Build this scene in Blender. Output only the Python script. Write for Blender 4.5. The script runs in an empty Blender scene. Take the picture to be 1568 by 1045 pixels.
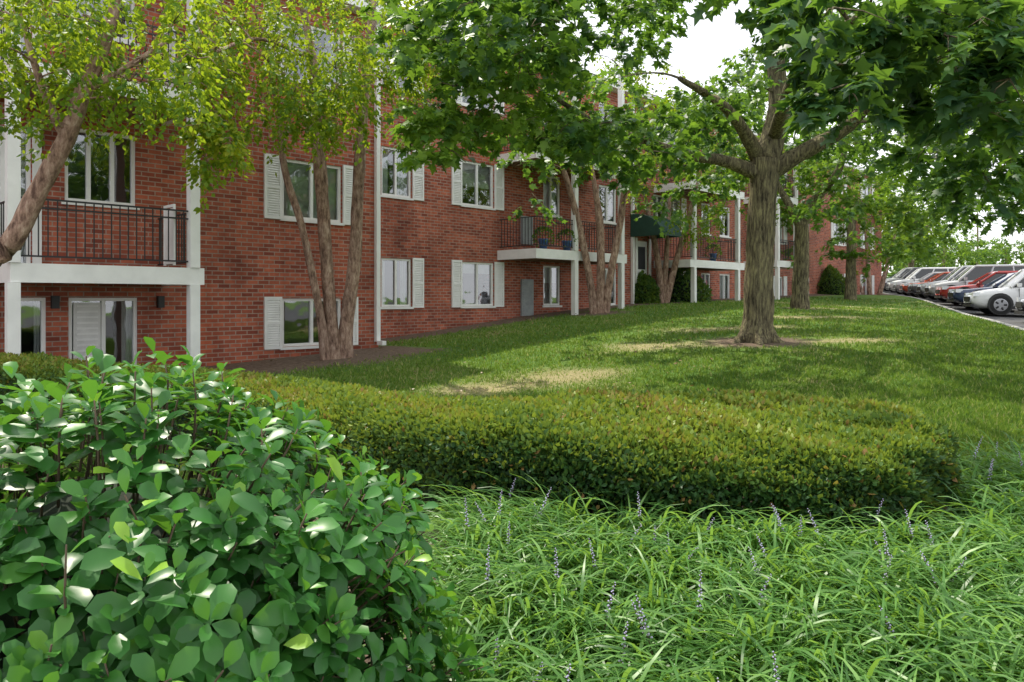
import bpy, math, random
import numpy as np
from mathutils import Vector
random.seed(7); rs=np.random.RandomState(11)
F=1150.0; EYE=1.6; HY=458.0; CX=784.0
def W(px,py,Y): return (( px-CX)/F*Y, Y, EYE+(HY-py)/F*Y)
# ---------------- terrain ----------------
CP=np.array([(0,0,-1.58),(-4,4,-1.52),(4,4,-1.45),(0,9.5,-1.3),(-7,10,-1.35),(-3.3,14.2,-1.10),(-12,10,-1.4),(4.4,13.5,-.75),(9,13,-.75),
(10.8,15.9,-.66),(-3.3,18.5,-1.0),(.3,22.2,-.52),(4,26,-.18),(15.9,23.8,-.62),(17,28,-.46),(8.4,22,-.27),(24,45,.23),(27,56,.70),(20,50,.50),
(15.2,37,.22),(40,30,-.4),(60,60,.8),(-20,20,-1),(-20,0,-1.5),(30,10,-.8),(0,-12,-1.6),(20,100,1.5),(60,120,1.5),(-40,90,.6),(5,7,-1.25),(11,19,-.55)],float)
def _k(r2): return np.where(r2>1e-9, r2*np.log(np.maximum(r2,1e-9))*.5,0)
_n=len(CP); _d=((CP[:,None,:2]-CP[None,:,:2])**2).sum(-1)
_A=np.zeros((_n+3,_n+3)); _A[:_n,:_n]=_k(_d)+np.eye(_n)*1.5; _A[:_n,_n]=1; _A[:_n,_n+1:]=CP[:,:2]; _A[_n,:_n]=1; _A[_n+1:,:_n]=CP[:,:2].T
_w=np.linalg.solve(_A,np.concatenate([CP[:,2],[0,0,0]]))
def gz(X,Y):
    X=np.clip(np.asarray(X,float),-30,60); Y=np.clip(np.asarray(Y,float),-12,110)
    r2=(X[...,None]-CP[:,0])**2+(Y[...,None]-CP[:,1])**2
    return (_k(r2)@_w[:_n])+_w[_n]+_w[_n+1]*X+_w[_n+2]*Y+EYE
def g1(x,y): return float(gz(np.array([x]),np.array([y]))[0])
CYs=[-40,0,8,15.9,23.8,28,38,56,80,120,300]; CXs=[4,5.5,7.6,10.8,14.6,16.5,20.2,26.6,35,49,112]
def curbx(y): return np.interp(y,CYs,CXs)
# ---------------- mesh helpers ----------------
class MB:
    def __init__(s): s.v=[]; s.f=[]; s.m=[]
    def quad(s,p,m=0):
        b=len(s.v); s.v+=list(p); s.f.append(tuple(range(b,b+len(p)))); s.m.append(m)
    def box(s,x0,x1,y0,y1,z0,z1,m=0):
        if x0>x1:x0,x1=x1,x0
        if y0>y1:y0,y1=y1,y0
        b=len(s.v)
        s.v+=[(x0,y0,z0),(x1,y0,z0),(x1,y1,z0),(x0,y1,z0),(x0,y0,z1),(x1,y0,z1),(x1,y1,z1),(x0,y1,z1)]
        for f in [(0,3,2,1),(4,5,6,7),(0,1,5,4),(1,2,6,5),(2,3,7,6),(3,0,4,7)]:
            s.f.append(tuple(b+i for i in f)); s.m.append(m)
    def tube(s,pts,rad,n=8,m=0,wob=0):
        pts=[Vector(p) for p in pts]; k=len(pts); b=len(s.v)
        for i,p in enumerate(pts):
            t=(pts[min(i+1,k-1)]-pts[max(i-1,0)])
            if t.length<1e-6:t=Vector((0,0,1))
            t.normalize(); a=Vector((1,0,0)) if abs(t.x)<.8 else Vector((0,1,0))
            u=(a-t*a.dot(t)).normalized(); w=t.cross(u)
            for j in range(n):
                an=2*math.pi*j/n; r=rad[i]*(1+(random.uniform(-wob,wob) if wob else 0))
                q=p+(u*math.cos(an)+w*math.sin(an))*r; s.v.append((q.x,q.y,q.z))
        for i in range(k-1):
            for j in range(n):
                a0=b+i*n+j; a1=b+i*n+(j+1)%n
                s.f.append((a0,a1,a1+n,a0+n)); s.m.append(m)
        s.f.append(tuple(b+j for j in range(n))[::-1]); s.m.append(m)
        s.f.append(tuple(b+(k-1)*n+j for j in range(n))); s.m.append(m)
    def obj(s,name,mats,parent=None,smooth=False):
        me=bpy.data.meshes.new(name); me.from_pydata(s.v,[],s.f)
        for m in mats: me.materials.append(m)
        me.polygons.foreach_set('material_index',s.m)
        if smooth: me.polygons.foreach_set('use_smooth',[True]*len(s.f))
        me.update(); o=bpy.data.objects.new(name,me); bpy.context.scene.collection.objects.link(o)
        if parent: o.parent=parent
        return o
def empty(name,loc=(0,0,0),rz=0):
    o=bpy.data.objects.new(name,None); bpy.context.scene.collection.objects.link(o); o.location=loc; o.rotation_euler=(0,0,rz); return o
def fastmesh(name,V,Lidx,starts,mat,rnd=None,parent=None,smooth=False):
    me=bpy.data.meshes.new(name); me.vertices.add(len(V)); me.vertices.foreach_set('co',V.astype(np.float32).ravel())
    me.loops.add(len(Lidx)); me.loops.foreach_set('vertex_index',Lidx.astype(np.int32))
    me.polygons.add(len(starts)); me.polygons.foreach_set('loop_start',starts.astype(np.int32))
    me.update(calc_edges=True); me.validate()
    if rnd is not None:
        a=me.attributes.new('rnd','FLOAT','POINT'); a.data.foreach_set('value',rnd.astype(np.float32))
    if smooth: me.polygons.foreach_set('use_smooth',[True]*len(me.polygons))
    me.materials.append(mat)
    o=bpy.data.objects.new(name,me); bpy.context.scene.collection.objects.link(o)
    if parent: o.parent=parent
    return o
def nrmz(a): return a/np.maximum(np.linalg.norm(a,axis=-1,keepdims=True),1e-9)
def leafmesh(name,pos,axis,nrm,size,T,faces,mat,rnd,parent=None,smooth=False,wid=None):
    axis=nrmz(axis); side=nrmz(np.cross(axis,nrm)); nr=np.cross(side,axis)
    T=np.array(T,float); K=len(T); N=len(pos); size=size[:,None,None]
    wx=T[None,:,0:1]*(1 if wid is None else wid[:,None,None])
    V=pos[:,None,:]+size*(wx*side[:,None,:]+T[None,:,1:2]*axis[:,None,:]+T[None,:,2:3]*nr[:,None,:])
    L=np.concatenate([np.array(f) for f in faces]); fl=np.array([len(f) for f in faces]); st=np.concatenate([[0],np.cumsum(fl)[:-1]])
    LI=(L[None,:]+(np.arange(N)*K)[:,None]).ravel(); S=(st[None,:]+(np.arange(N)*len(L))[:,None]).ravel()
    return fastmesh(name,V.reshape(-1,3),LI,S,mat,np.repeat(rnd,K),parent,smooth)
MAPLE=[(0,0,0),(.18,-.02,-.03),(.42,.05,-.1),(.27,.22,-.04),(.56,.48,-.14),(.22,.52,-.03),(0,1,-.1),(-.22,.52,-.03),(-.56,.48,-.14),(-.27,.22,-.04),(-.42,.05,-.1),(-.18,-.02,-.03)]
MAPLEF=[(0,1,2,3,4,5,6),(0,6,7,8,9,10,11)]
DIA=[(0,0,0),(.3,.35,-.06),(.22,.65,-.06),(0,1,-.05),(-.22,.65,-.06),(-.3,.35,-.06)]
DIAF=[(0,1,2,3),(0,3,4,5)]
LAUR=[(0,0,0),(.15,.25,.05),(0,.25,0),(-.15,.25,.05),(.28,.55,.07),(0,.55,.01),(-.28,.55,.07),(.24,.83,.03),(0,.83,-.03),(-.24,.83,.03),(0,1,-.1)]
LAURF=[(0,1,2),(0,2,3),(1,4,5,2),(2,5,6,3),(4,7,8,5),(5,8,9,6),(7,10,8),(8,10,9)]
# ---------------- materials ----------------
def nmat(name):
    m=bpy.data.materials.new(name); m.use_nodes=True; nt=m.node_tree; nt.nodes.clear()
    out=nt.nodes.new('ShaderNodeOutputMaterial'); return m,nt,out
def N(nt,t,**k):
    n=nt.nodes.new(t)
    for a,b in k.items(): setattr(n,a,b)
    return n
def noise(nt,vec,scale,detail=4,rough=.6):
    n=N(nt,'ShaderNodeTexNoise'); n.inputs['Scale'].default_value=scale; n.inputs['Detail'].default_value=detail; n.inputs['Roughness'].default_value=rough
    if vec: nt.links.new(vec,n.inputs['Vector'])
    return n.outputs['Fac']
def ramp(nt,fac,stops):
    r=N(nt,'ShaderNodeValToRGB'); e=r.color_ramp.elements
    while len(e)<len(stops): e.new(.5)
    for i,(p,c) in enumerate(stops): e[i].position=p; e[i].color=(*c,1)
    nt.links.new(fac,r.inputs['Fac']); return r.outputs['Color']
def mixc(nt,fac,a,b,mode='MIX'):
    n=N(nt,'ShaderNodeMix',data_type='RGBA',blend_type=mode)
    for s,v in ((0,fac),(6,a),(7,b)):
        if isinstance(v,(int,float)): n.inputs[s].default_value=v
        elif isinstance(v,tuple): n.inputs[s].default_value=(*v,1)
        else: nt.links.new(v,n.inputs[s])
    return n.outputs[2]
def princ(nt,out,col,rough=.6,spec=.5,metal=0,bump=None,bs=.3,bd=.01):
    p=N(nt,'ShaderNodeBsdfPrincipled')
    if isinstance(col,tuple): p.inputs['Base Color'].default_value=(*col,1)
    else: nt.links.new(col,p.inputs['Base Color'])
    p.inputs['Roughness'].default_value=rough; p.inputs['Specular IOR Level'].default_value=spec; p.inputs['Metallic'].default_value=metal
    if bump:
        b=N(nt,'ShaderNodeBump'); b.inputs['Strength'].default_value=bs; b.inputs['Distance'].default_value=bd
        nt.links.new(bump,b.inputs['Height']); nt.links.new(b.outputs[0],p.inputs['Normal'])
    if out: nt.links.new(p.outputs[0],out.inputs['Surface'])
    return p
def simple(name,col,rough=.6,spec=.5,metal=0,var=.15,vs=6,bs=.15):
    m,nt,out=nmat(name); tc=N(nt,'ShaderNodeTexCoord'); f=noise(nt,tc.outputs['Object'],vs)
    c=ramp(nt,f,[(.3,tuple(x*(1-var) for x in col)),(.7,tuple(min(1,x*(1+var)) for x in col))])
    princ(nt,out,c,rough,spec,metal,f,bs); return m
def leafmat(name,stops,tcol,trans=.35,rough=.45,spec=.5,big=.6,bigamt=.35):
    m,nt,out=nmat(name); a=N(nt,'ShaderNodeAttribute',attribute_name='rnd'); tc=N(nt,'ShaderNodeTexCoord')
    f=noise(nt,tc.outputs['Object'],big,2)
    mm=N(nt,'ShaderNodeMath',operation='MULTIPLY_ADD'); nt.links.new(f,mm.inputs[0]); mm.inputs[1].default_value=bigamt*2; 
    s=N(nt,'ShaderNodeMath',operation='SUBTRACT'); nt.links.new(a.outputs['Fac'],s.inputs[0]); s.inputs[1].default_value=bigamt
    nt.links.new(s.outputs[0],mm.inputs[2])
    c=ramp(nt,mm.outputs[0],stops); p=princ(nt,None,c,rough,spec)
    t=N(nt,'ShaderNodeBsdfTranslucent'); nt.links.new(mixc(nt,.6,c,tcol),t.inputs['Color'])
    mx=N(nt,'ShaderNodeMixShader'); mx.inputs[0].default_value=trans
    nt.links.new(p.outputs[0],mx.inputs[1]); nt.links.new(t.outputs[0],mx.inputs[2]); nt.links.new(mx.outputs[0],out.inputs['Surface']); return m
def brickmat(name,c1,c2):
    m,nt,out=nmat(name); tc=N(nt,'ShaderNodeTexCoord'); sp=N(nt,'ShaderNodeSeparateXYZ'); nt.links.new(tc.outputs['Object'],sp.inputs[0])
    ad=N(nt,'ShaderNodeMath',operation='ADD'); nt.links.new(sp.outputs[0],ad.inputs[0]); nt.links.new(sp.outputs[1],ad.inputs[1])
    cb=N(nt,'ShaderNodeCombineXYZ'); nt.links.new(ad.outputs[0],cb.inputs[0]); nt.links.new(sp.outputs[2],cb.inputs[1])
    b=N(nt,'ShaderNodeTexBrick'); nt.links.new(cb.outputs[0],b.inputs['Vector'])
    b.inputs['Scale'].default_value=1; b.inputs['Brick Width'].default_value=.22; b.inputs['Row Height'].default_value=.078; b.inputs['Mortar Size'].default_value=.009
    b.inputs['Color1'].default_value=(*c1,1); b.inputs['Color2'].default_value=(*c2,1); b.inputs['Mortar'].default_value=(.44,.33,.27,1); b.inputs['Bias'].default_value=-.05
    f=noise(nt,tc.outputs['Object'],.7,5); f2=noise(nt,tc.outputs['Object'],9,3)
    mp=N(nt,'ShaderNodeMapping'); mp.inputs['Scale'].default_value=(2.5,2.5,.35); nt.links.new(tc.outputs['Object'],mp.inputs[0]); f4=noise(nt,mp.outputs[0],1.2,4)
    c=mixc(nt,.75,b.outputs['Color'],ramp(nt,f,[(.3,(.5,.44,.44)),(.52,(1,1,1)),(.72,(1.0,.82,.68))]),'MULTIPLY')
    c=mixc(nt,.5,c,ramp(nt,f2,[(.3,(.5,.5,.5)),(.7,(1,1,1))]),'MULTIPLY')
    c=mixc(nt,.4,c,ramp(nt,f4,[(.35,(.6,.58,.58)),(.6,(1,1,1))]),'MULTIPLY')
    inv=N(nt,'ShaderNodeMath',operation='SUBTRACT'); inv.inputs[0].default_value=1; nt.links.new(b.outputs['Fac'],inv.inputs[1])
    princ(nt,out,c,.8,.3,0,inv.outputs[0],.5,.01); return m
M_brick=brickmat('red_brick',(.60,.165,.09),(.28,.065,.04))
M_white=simple('white_paint',(.82,.82,.80),.5,.4,var=.07,vs=3)
M_iron=simple('black_iron',(.02,.02,.022),.5)
M_roof=simple('roof_shingle',(.10,.09,.085),.9,vs=15,var=.3)
M_soff=simple('soffit_wood',(.25,.16,.11),.7)
M_dark=simple('dark_interior',(.03,.03,.035),.8)
M_curt=simple('curtain',(.7,.7,.68),.8,var=.1)
M_grey=simple('grey_metal',(.3,.32,.33),.5)
M_awn=simple('green_awning',(.02,.07,.05),.6)
def glassmat():
    m,nt,out=nmat('window_glass'); tc=N(nt,'ShaderNodeTexCoord'); f=noise(nt,tc.outputs['Object'],1.5,2)
    b=N(nt,'ShaderNodeBump'); b.inputs['Strength'].default_value=.12; b.inputs['Distance'].default_value=.05; nt.links.new(f,b.inputs['Height'])
    g=N(nt,'ShaderNodeBsdfGlossy'); g.inputs['Roughness'].default_value=.03; g.inputs['Color'].default_value=(.95,.97,1,1); nt.links.new(b.outputs[0],g.inputs['Normal'])
    t=N(nt,'ShaderNodeBsdfTransparent'); t.inputs['Color'].default_value=(.75,.8,.8,1)
    fr=N(nt,'ShaderNodeFresnel'); fr.inputs['IOR'].default_value=1.5; a=N(nt,'ShaderNodeMath',operation='MULTIPLY_ADD'); nt.links.new(fr.outputs[0],a.inputs[0]); a.inputs[1].default_value=1.8; a.inputs[2].default_value=.14; a.use_clamp=True
    mx=N(nt,'ShaderNodeMixShader'); nt.links.new(a.outputs[0],mx.inputs[0]); nt.links.new(t.outputs[0],mx.inputs[1]); nt.links.new(g.outputs[0],mx.inputs[2]); nt.links.new(mx.outputs[0],out.inputs['Surface']); return m
M_glass=glassmat()
def barkmat(name,c1,c2,c3,sc,lo=.36,hi=.64,cm=.5):
    m,nt,out=nmat(name); tc=N(nt,'ShaderNodeTexCoord'); mp=N(nt,'ShaderNodeMapping'); mp.inputs['Scale'].default_value=sc; nt.links.new(tc.outputs['Object'],mp.inputs[0])
    f=noise(nt,mp.outputs[0],3,6,.7); g=noise(nt,tc.outputs['Object'],1.4,3)
    c=ramp(nt,f,[(lo,c1),(cm,c2),(hi,c3)]); c=mixc(nt,.5,c,ramp(nt,g,[(.35,(.55,.55,.55)),(.65,(1.1,1.1,1.0))]),'MULTIPLY')
    princ(nt,out,c,.9,.2,0,f,1.0,.04); return m
M_birch=barkmat('river_birch_bark',(.12,.07,.055),(.36,.235,.18),(.66,.50,.41),(5,5,1.8),.34,.70)
M_maple=barkmat('maple_bark',(.05,.042,.030),(.19,.16,.105),(.38,.34,.19),(9,9,1.3))
L_maple=leafmat('maple_leaf',[(0,(.016,.055,.030)),(.45,(.038,.115,.042)),(.75,(.10,.22,.045)),(1,(.20,.34,.04))],(.30,.52,.03),.42,.45,.45,.5,.25)
L_birch=leafmat('birch_leaf',[(0,(.035,.11,.02)),(.5,(.085,.21,.025)),(.85,(.19,.31,.025)),(1,(.34,.37,.03))],(.56,.68,.02),.52,.5,.3,.6,.25)
L_light=leafmat('light_leaf',[(0,(.03,.09,.02)),(.5,(.075,.18,.03)),(1,(.16,.29,.04))],(.34,.52,.03),.45,.5,.3)
L_laur=leafmat('laurel_leaf',[(0,(.02,.085,.02)),(.55,(.045,.18,.032)),(.85,(.09,.28,.04)),(1,(.27,.48,.05))],(.25,.55,.03),.30,.36,.42,2,.12)
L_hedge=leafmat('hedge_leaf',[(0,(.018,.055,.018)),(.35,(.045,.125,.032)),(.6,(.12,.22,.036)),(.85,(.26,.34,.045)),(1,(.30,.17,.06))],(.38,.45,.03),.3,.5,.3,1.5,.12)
L_liri=leafmat('liriope_blade',[(0,(.045,.13,.03)),(.5,(.11,.26,.06)),(1,(.23,.42,.11))],(.38,.62,.06),.4,.38,.42,1.2,.2)
L_grass=leafmat('grass_blade',[(0,(.05,.115,.02)),(.5,(.11,.23,.032)),(.82,(.20,.30,.05)),(1,(.50,.44,.22))],(.36,.50,.05),.4,.55,.25,.6,.22)
M_lil=simple('lilac_flower',(.55,.50,.75),.6)
M_stem=simple('twig',(.12,.085,.055),.9)
M_core=simple('dark_core',(.012,.022,.010),.9,vs=20,var=.5)  # near-black filler body behind hedge, bush and shrub leaves
# ---------------- ground ----------------
def trunkpts(): return [(4.4,13.5,1.3),(-3.3,14.0,2.0),(2.5,21.8,1.3),(8.4,22,.9),(5.3,26.5,1.3)]
ang=math.radians(45.9); dX,dY=math.cos(ang),math.sin(ang); O1=(-2.86,16.1)
def locy(X,Y): return -(X-O1[0])*dY+(Y-O1[1])*dX
def locu(X,Y): return (X-O1[0])*dX+(Y-O1[1])*dY
def mulch(X,Y):
    m=np.zeros(np.shape(X))
    for a,b,r in trunkpts(): m=np.maximum(m,np.clip(1.25-np.hypot(X-a,(Y-b)*1.1)/r,0,1))
    ly=locy(X,Y); m=np.maximum(m,np.where(locu(X,Y)<.3,np.clip(1.6+ly/1.6+.3,0,1)*(ly>-4),np.clip((ly-1.97)/1.0+1.6,0,1)*(ly>-1)))
    m=np.maximum(m,np.clip((5.6-Y)/.5,0,1)*(X<4.5))
    return m
def dry_sunpatch(X,Y):  # worn straw-coloured turf, with lawn sun patches painted in as colour
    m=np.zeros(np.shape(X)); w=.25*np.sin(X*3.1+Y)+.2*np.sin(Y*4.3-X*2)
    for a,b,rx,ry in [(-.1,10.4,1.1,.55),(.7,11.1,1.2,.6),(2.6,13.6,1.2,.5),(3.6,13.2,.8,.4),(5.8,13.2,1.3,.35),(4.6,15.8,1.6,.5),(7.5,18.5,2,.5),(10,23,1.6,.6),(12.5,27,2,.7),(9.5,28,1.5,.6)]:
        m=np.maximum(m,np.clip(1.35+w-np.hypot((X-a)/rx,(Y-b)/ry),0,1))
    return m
M_ground,nt,out=nmat('lawn_ground'); tc=N(nt,'ShaderNodeTexCoord'); at=N(nt,'ShaderNodeAttribute',attribute_name='rnd'); ad_=N(nt,'ShaderNodeAttribute',attribute_name='dry_sunpatch')
f1=noise(nt,tc.outputs['Object'],.55,5,.65); f2=noise(nt,tc.outputs['Object'],14,5,.7); f3=noise(nt,tc.outputs['Object'],60,3)
gc=ramp(nt,f1,[(.3,(.07,.155,.028)),(.48,(.115,.22,.038)),(.6,(.17,.25,.055)),(.72,(.30,.27,.13))])
gc=mixc(nt,ad_.outputs['Fac'],gc,(.42,.36,.20)); gc=mixc(nt,.6,gc,ramp(nt,f2,[(.3,(.5,.55,.5)),(.7,(1.2,1.2,1.1))]),'MULTIPLY')  # straw mix: worn turf plus painted sun patches
mc=ramp(nt,f2,[(.3,(.08,.058,.042)),(.6,(.22,.16,.12)),(.8,(.34,.27,.2))])
th=N(nt,'ShaderNodeMath',operation='MULTIPLY_ADD'); nt.links.new(f2,th.inputs[0]); th.inputs[1].default_value=-1.2; nt.links.new(at.outputs['Fac'],th.inputs[2])
t2=N(nt,'ShaderNodeMath',operation='MULTIPLY_ADD',use_clamp=True); nt.links.new(th.outputs[0],t2.inputs[0]); t2.inputs[1].default_value=3.5; t2.inputs[2].default_value=.6
princ(nt,out,mixc(nt,t2.outputs[0],gc,mc),.9,.2,0,f3,.8,.03)
ys=np.concatenate([np.linspace(-40,-2,10),np.arange(0,32,.3),np.arange(32,70,1.2),np.linspace(72,420,30)])
of=np.concatenate([-np.linspace(300,32,18),np.arange(-30,0,.35),[0,.02],np.linspace(1,40,20),np.linspace(50,400,15)])
YY,OO=np.meshgrid(ys,of,indexing='ij'); XX=curbx(YY)+OO; ZZ=gz(XX,YY)-np.where((OO>.01),.45,0)
V=np.stack([XX,YY,ZZ],-1).reshape(-1,3); ny,nx=YY.shape
I=(np.arange(ny-1)[:,None]*nx+np.arange(nx-1)[None,:]).ravel(); LI=np.stack([I,I+1,I+1+nx,I+nx],1).ravel()
og=fastmesh('lawn_ground',V,LI,np.arange(len(I))*4,M_ground,mulch(XX,YY).ravel(),None,True)
a_=og.data.attributes.new('dry_sunpatch','FLOAT','POINT'); a_.data.foreach_set('value',dry_sunpatch(XX,YY).ravel().astype(np.float32))
M_asph,nt,out=nmat('asphalt'); tc=N(nt,'ShaderNodeTexCoord'); f=noise(nt,tc.outputs['Object'],30,5); f2=noise(nt,tc.outputs['Object'],.4,4)
c=ramp(nt,f,[(.3,(.07,.07,.072)),(.7,(.13,.13,.135))]); c=mixc(nt,.5,c,ramp(nt,f2,[(.35,(.7,.7,.7)),(.65,(1.3,1.3,1.3))]),'MULTIPLY'); princ(nt,out,c,.9,.3,0,f,.3)
of2=np.array([.1,1,2,3,4.5,6,8,10,13,16,20,26,34]); ys2=np.arange(-10,110,1.5)
YY,OO=np.meshgrid(ys2,of2,indexing='ij'); XX=curbx(YY)+OO; ZZ=gz(XX,YY)-.13
V=np.stack([XX,YY,ZZ],-1).reshape(-1,3); ny,nx=YY.shape
I=(np.arange(ny-1)[:,None]*nx+np.arange(nx-1)[None,:]).ravel(); LI=np.stack([I,I+1,I+1+nx,I+nx],1).ravel()
fastmesh('parking_lot',V,LI,np.arange(len(I))*4,M_asph,None,None,True)
M_conc=simple('concrete_kerb',(.36,.35,.33),.85,vs=12)
kb=MB(); kk=np.arange(-10,110,1.0)
for a,b in zip(kk[:-1],kk[1:]):
    p=[]
    for y in (a,b):
        x=float(curbx(y)); z=g1(x,y)+.015; p.append([(x-.06,y,z-.5),(x-.06,y,z),(x+.12,y,z),(x+.12,y,z-.5)])
    for i in range(3): kb.quad([p[0][i],p[0][i+1],p[1][i+1],p[1][i]])
kb.obj('kerb',[M_conc])
M_line=simple('line_paint',(.7,.7,.68),.7)
ln=MB()
for i,y in enumerate(np.arange(14.5,60,2.75)):
    x=float(curbx(y)); sl=(float(curbx(y+1))-x); 
    for k in range(5):
        a=x+.3+k*1.0; b=a+1.0
        q=[(a,y-sl*(a-x)*.9),(b,y-sl*(b-x)*.9)]
        ln.quad([(q[0][0],q[0][1]-.05,g1(q[0][0],q[0][1])-.12),(q[1][0],q[1][1]-.05,g1(q[1][0],q[1][1])-.12),(q[1][0],q[1][1]+.05,g1(q[1][0],q[1][1])-.12),(q[0][0],q[0][1]+.05,g1(q[0][0],q[0][1])-.12)])
ln.obj('parking_lines',[M_line])
# ---------------- apartment building ----------------
B=empty('brick_apartment_building',(O1[0],O1[1],0),ang)
D0=-O1[0]*dY+O1[1]*dX
def U(px,yl=0):
    rx=(px-CX)/F; t=(D0+yl)/(-rx*dY+dX); return (t*rx-O1[0])*dX+(t-O1[1])*dY
wall=MB(); trim=MB(); glass=MB(); iron=MB(); misc=MB()
def wallfront(u0,u1,z0,z1,y,ops):
    us=sorted({u0,u1,*[v for o in ops for v in o[:2]]}); zs=sorted({z0,z1,*[v for o in ops for v in o[2:4]]})
    for a,b in zip(us[:-1],us[1:]):
        for c,d in zip(zs[:-1],zs[1:]):
            m=((a+b)/2,(c+d)/2)
            if any(o[0]<m[0]<o[1] and o[2]<m[1]<o[3] for o in ops): continue
            wall.quad([(a,y,c),(b,y,c),(b,y,d),(a,y,d)])
    for o in ops:
        a,b,c,d=o[:4]; e=y+.11
        wall.quad([(a,y,c),(a,y,d),(a,e,d),(a,e,c)]); wall.quad([(b,y,c),(b,e,c),(b,e,d),(b,y,d)])
        wall.quad([(a,y,d),(b,y,d),(b,e,d),(a,e,d)]); wall.quad([(a,y,c),(a,e,c),(b,e,c),(b,y,c)])
def window(a,b,c,d,y,sh=0.0,left=True,right=True,panes=2,cur=None):
    w=.055; f0,f1=y+.03,y+.1
    trim.box(a+.002,b-.002,f0,f1,d-w,d-.002); trim.box(a+.002,b-.002,f0,f1,c+.002,c+w)
    trim.box(a+.002,a+w,f0+.001,f1,c+w,d-w); trim.box(b-w,b-.002,f0+.001,f1,c+w,d-w)
    for k in range(1,panes):
        m=a+(b-a)*k/panes; trim.box(m-.03,m+.03,f0+.004,f1,c+w,d-w)
    trim.box(a-.05,b+.05,y-.04,y+.028,c-.055,c-.003)
    glass.quad([(a+w,y+.075,c+w),(b-w,y+.075,c+w),(b-w,y+.075,d-w),(a+w,y+.075,d-w)])
    misc.quad([(a-.3,y+.9,c-.3),(b+.3,y+.9,c-.3),(b+.3,y+.9,d+.3),(a-.3,y+.9,d+.3)],2)
    cur=random.random() if cur is None else cur
    h=d-c
    if cur<.35: misc.box(a+.02,b-.02,y+.16,y+.18,d-h*random.uniform(.2,.6),d,3)
    elif cur<.75:
        q=(b-a)*random.uniform(.15,.32)
        n=6
        for s0 in (a+.02,b-.02-q):
            for i in range(n): misc.quad([(s0+q*i/n,y+.17+.03*(i%2),c),(s0+q*(i+1)/n,y+.17+.03*((i+1)%2),c),(s0+q*(i+1)/n,y+.17+.03*((i+1)%2),d),(s0+q*i/n,y+.17+.03*(i%2),d)],3)
    elif cur<.9: misc.box(a+.02,b-.02,y+.16,y+.18,c,d,3)
    if sh:
        for on,s0 in ((left,a-sh-.02),(right,b+.02)):
            if not on: continue
            s1=s0+sh
            trim.box(s0,s0+.05,y-.045,y-.003,c-.03,d+.03); trim.box(s1-.05,s1,y-.045,y-.003,c-.03,d+.03)
            for z0 in (c-.03,(c+d)/2-.03,d-.03): trim.box(s0+.05,s1-.05,y-.044,y-.003,z0,z0+.06)
            trim.box(s0+.05,s1-.05,y-.02,y-.004,c,d)
            z=c+.05
            while z<d-.05:
                trim.quad([(s0+.05,y-.04,z),(s1-.05,y-.04,z),(s1-.05,y-.021,z+.03),(s0+.05,y-.021,z+.03)]); z+=.045
def balcony(u0,u1,y,ztop,th,dep,posts,zg,roofz,rail_h=.88,n=1):
    yf=y-dep
    for k in range(n):
        z=ztop+2.73*k
        trim.box(u0,u1,yf,yf+.04,z-th,z); trim.box(u0,u0+.04,yf+.04,y-.004,z-th,z); trim.box(u1-.04,u1,yf+.04,y-.004,z-th,z)
        misc.box(u0+.04,u1-.04,yf+.04,y-.004,z-th+.05,z-.02,1)
        for a in np.arange(u0+.5,u1-.1,.5): misc.box(a,a+.04,yf+.04,y-.01,z-th+.005,z-th+.049,1)
        a0,a1=u0+.1,u1-.1
        for zz in (z+rail_h,z+.1,z+rail_h-.12): iron.box(a0,a1,yf+.05,yf+.075,zz-.012,zz+.012)
        for a in np.arange(a0,a1,.115): iron.box(a,a+.014,yf+.056,yf+.07,z+.1,z+rail_h)
        for s in (a0,a1):
            for zz in (z+rail_h,z+.1): iron.box(s-.012,s+.012,yf+.076,y-.01,zz-.011,zz+.011)
            for b in np.arange(yf+.15,y,.115): iron.box(s-.007,s+.007,b,b+.014,z+.1,z+rail_h)
    for p in posts:
        zb=zg; 
        for k in range(n+1):
            zt=(ztop+2.73*k-th-.003) if k<n else roofz
            trim.box(p-.075,p+.075,yf-.03,yf+.12,zb,zt); zb=ztop+2.73*k+.003
Y1=0; Z1=7.55
ops=[]; fl=[(3.16,4.32),(.67,1.61),(5.89,7.05)]
a,b=U(432),U(523)
for i,(c,d) in enumerate(fl): ops.append((a,b,c,d)); window(a,b,c,d,0,.36,cur=[.8,.95,.5][i])
a2,b2=U(99),U(208)
for c,d in ((3.14,4.32),(5.87,7.05)): ops.append((a2,b2,c,d)); window(a2,b2,c,d,0,0,panes=3,cur=.95)
a3,b3=U(105),U(211); ops.append((a3,b3,.1,1.62)); window(a3,b3,.1,1.62,0,0,panes=2,cur=.6)
misc.box(a3+.08,(a3+b3)/2-.04,.04,.07,.2,1.54,3)
for z in np.arange(.3,1.5,.09): trim.box(a3+.12,(a3+b3)/2-.08,.03,.039,z,z+.03)
a4,b4=U(22),U(71); ops.append((a4,b4,.4,1.62)); window(a4,b4,.4,1.62,0,0,panes=1,cur=.6)
a5,b5=U(-40),U(48)
for zf in (2.09,4.82):
    ops.append((a5,b5,zf,zf+2.1)); window(a5,b5,zf,zf+2.1,0,0,panes=2,cur=.5)
    trim.box(b5+.01,b5+.13,-.04,-.003,zf,zf+2.2); 
for uu in (-9.2,-12.2):
    for c,d in fl: ops.append((uu,uu+1.3,c,d)); window(uu,uu+1.3,c,d,0,.36)
wallfront(-14,0,-.6,Z1,0,ops)
wall.quad([(0,0,-.6),(0,12,-.6),(0,12,Z1),(0,0,Z1)]); wall.quad([(-14,0,-.6),(-14,0,Z1),(-14,12,Z1),(-14,12,-.6)]); wall.quad([(-14,12,-.6),(-14,12,Z1),(0,12,Z1),(0,12,-.6)])
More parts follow.
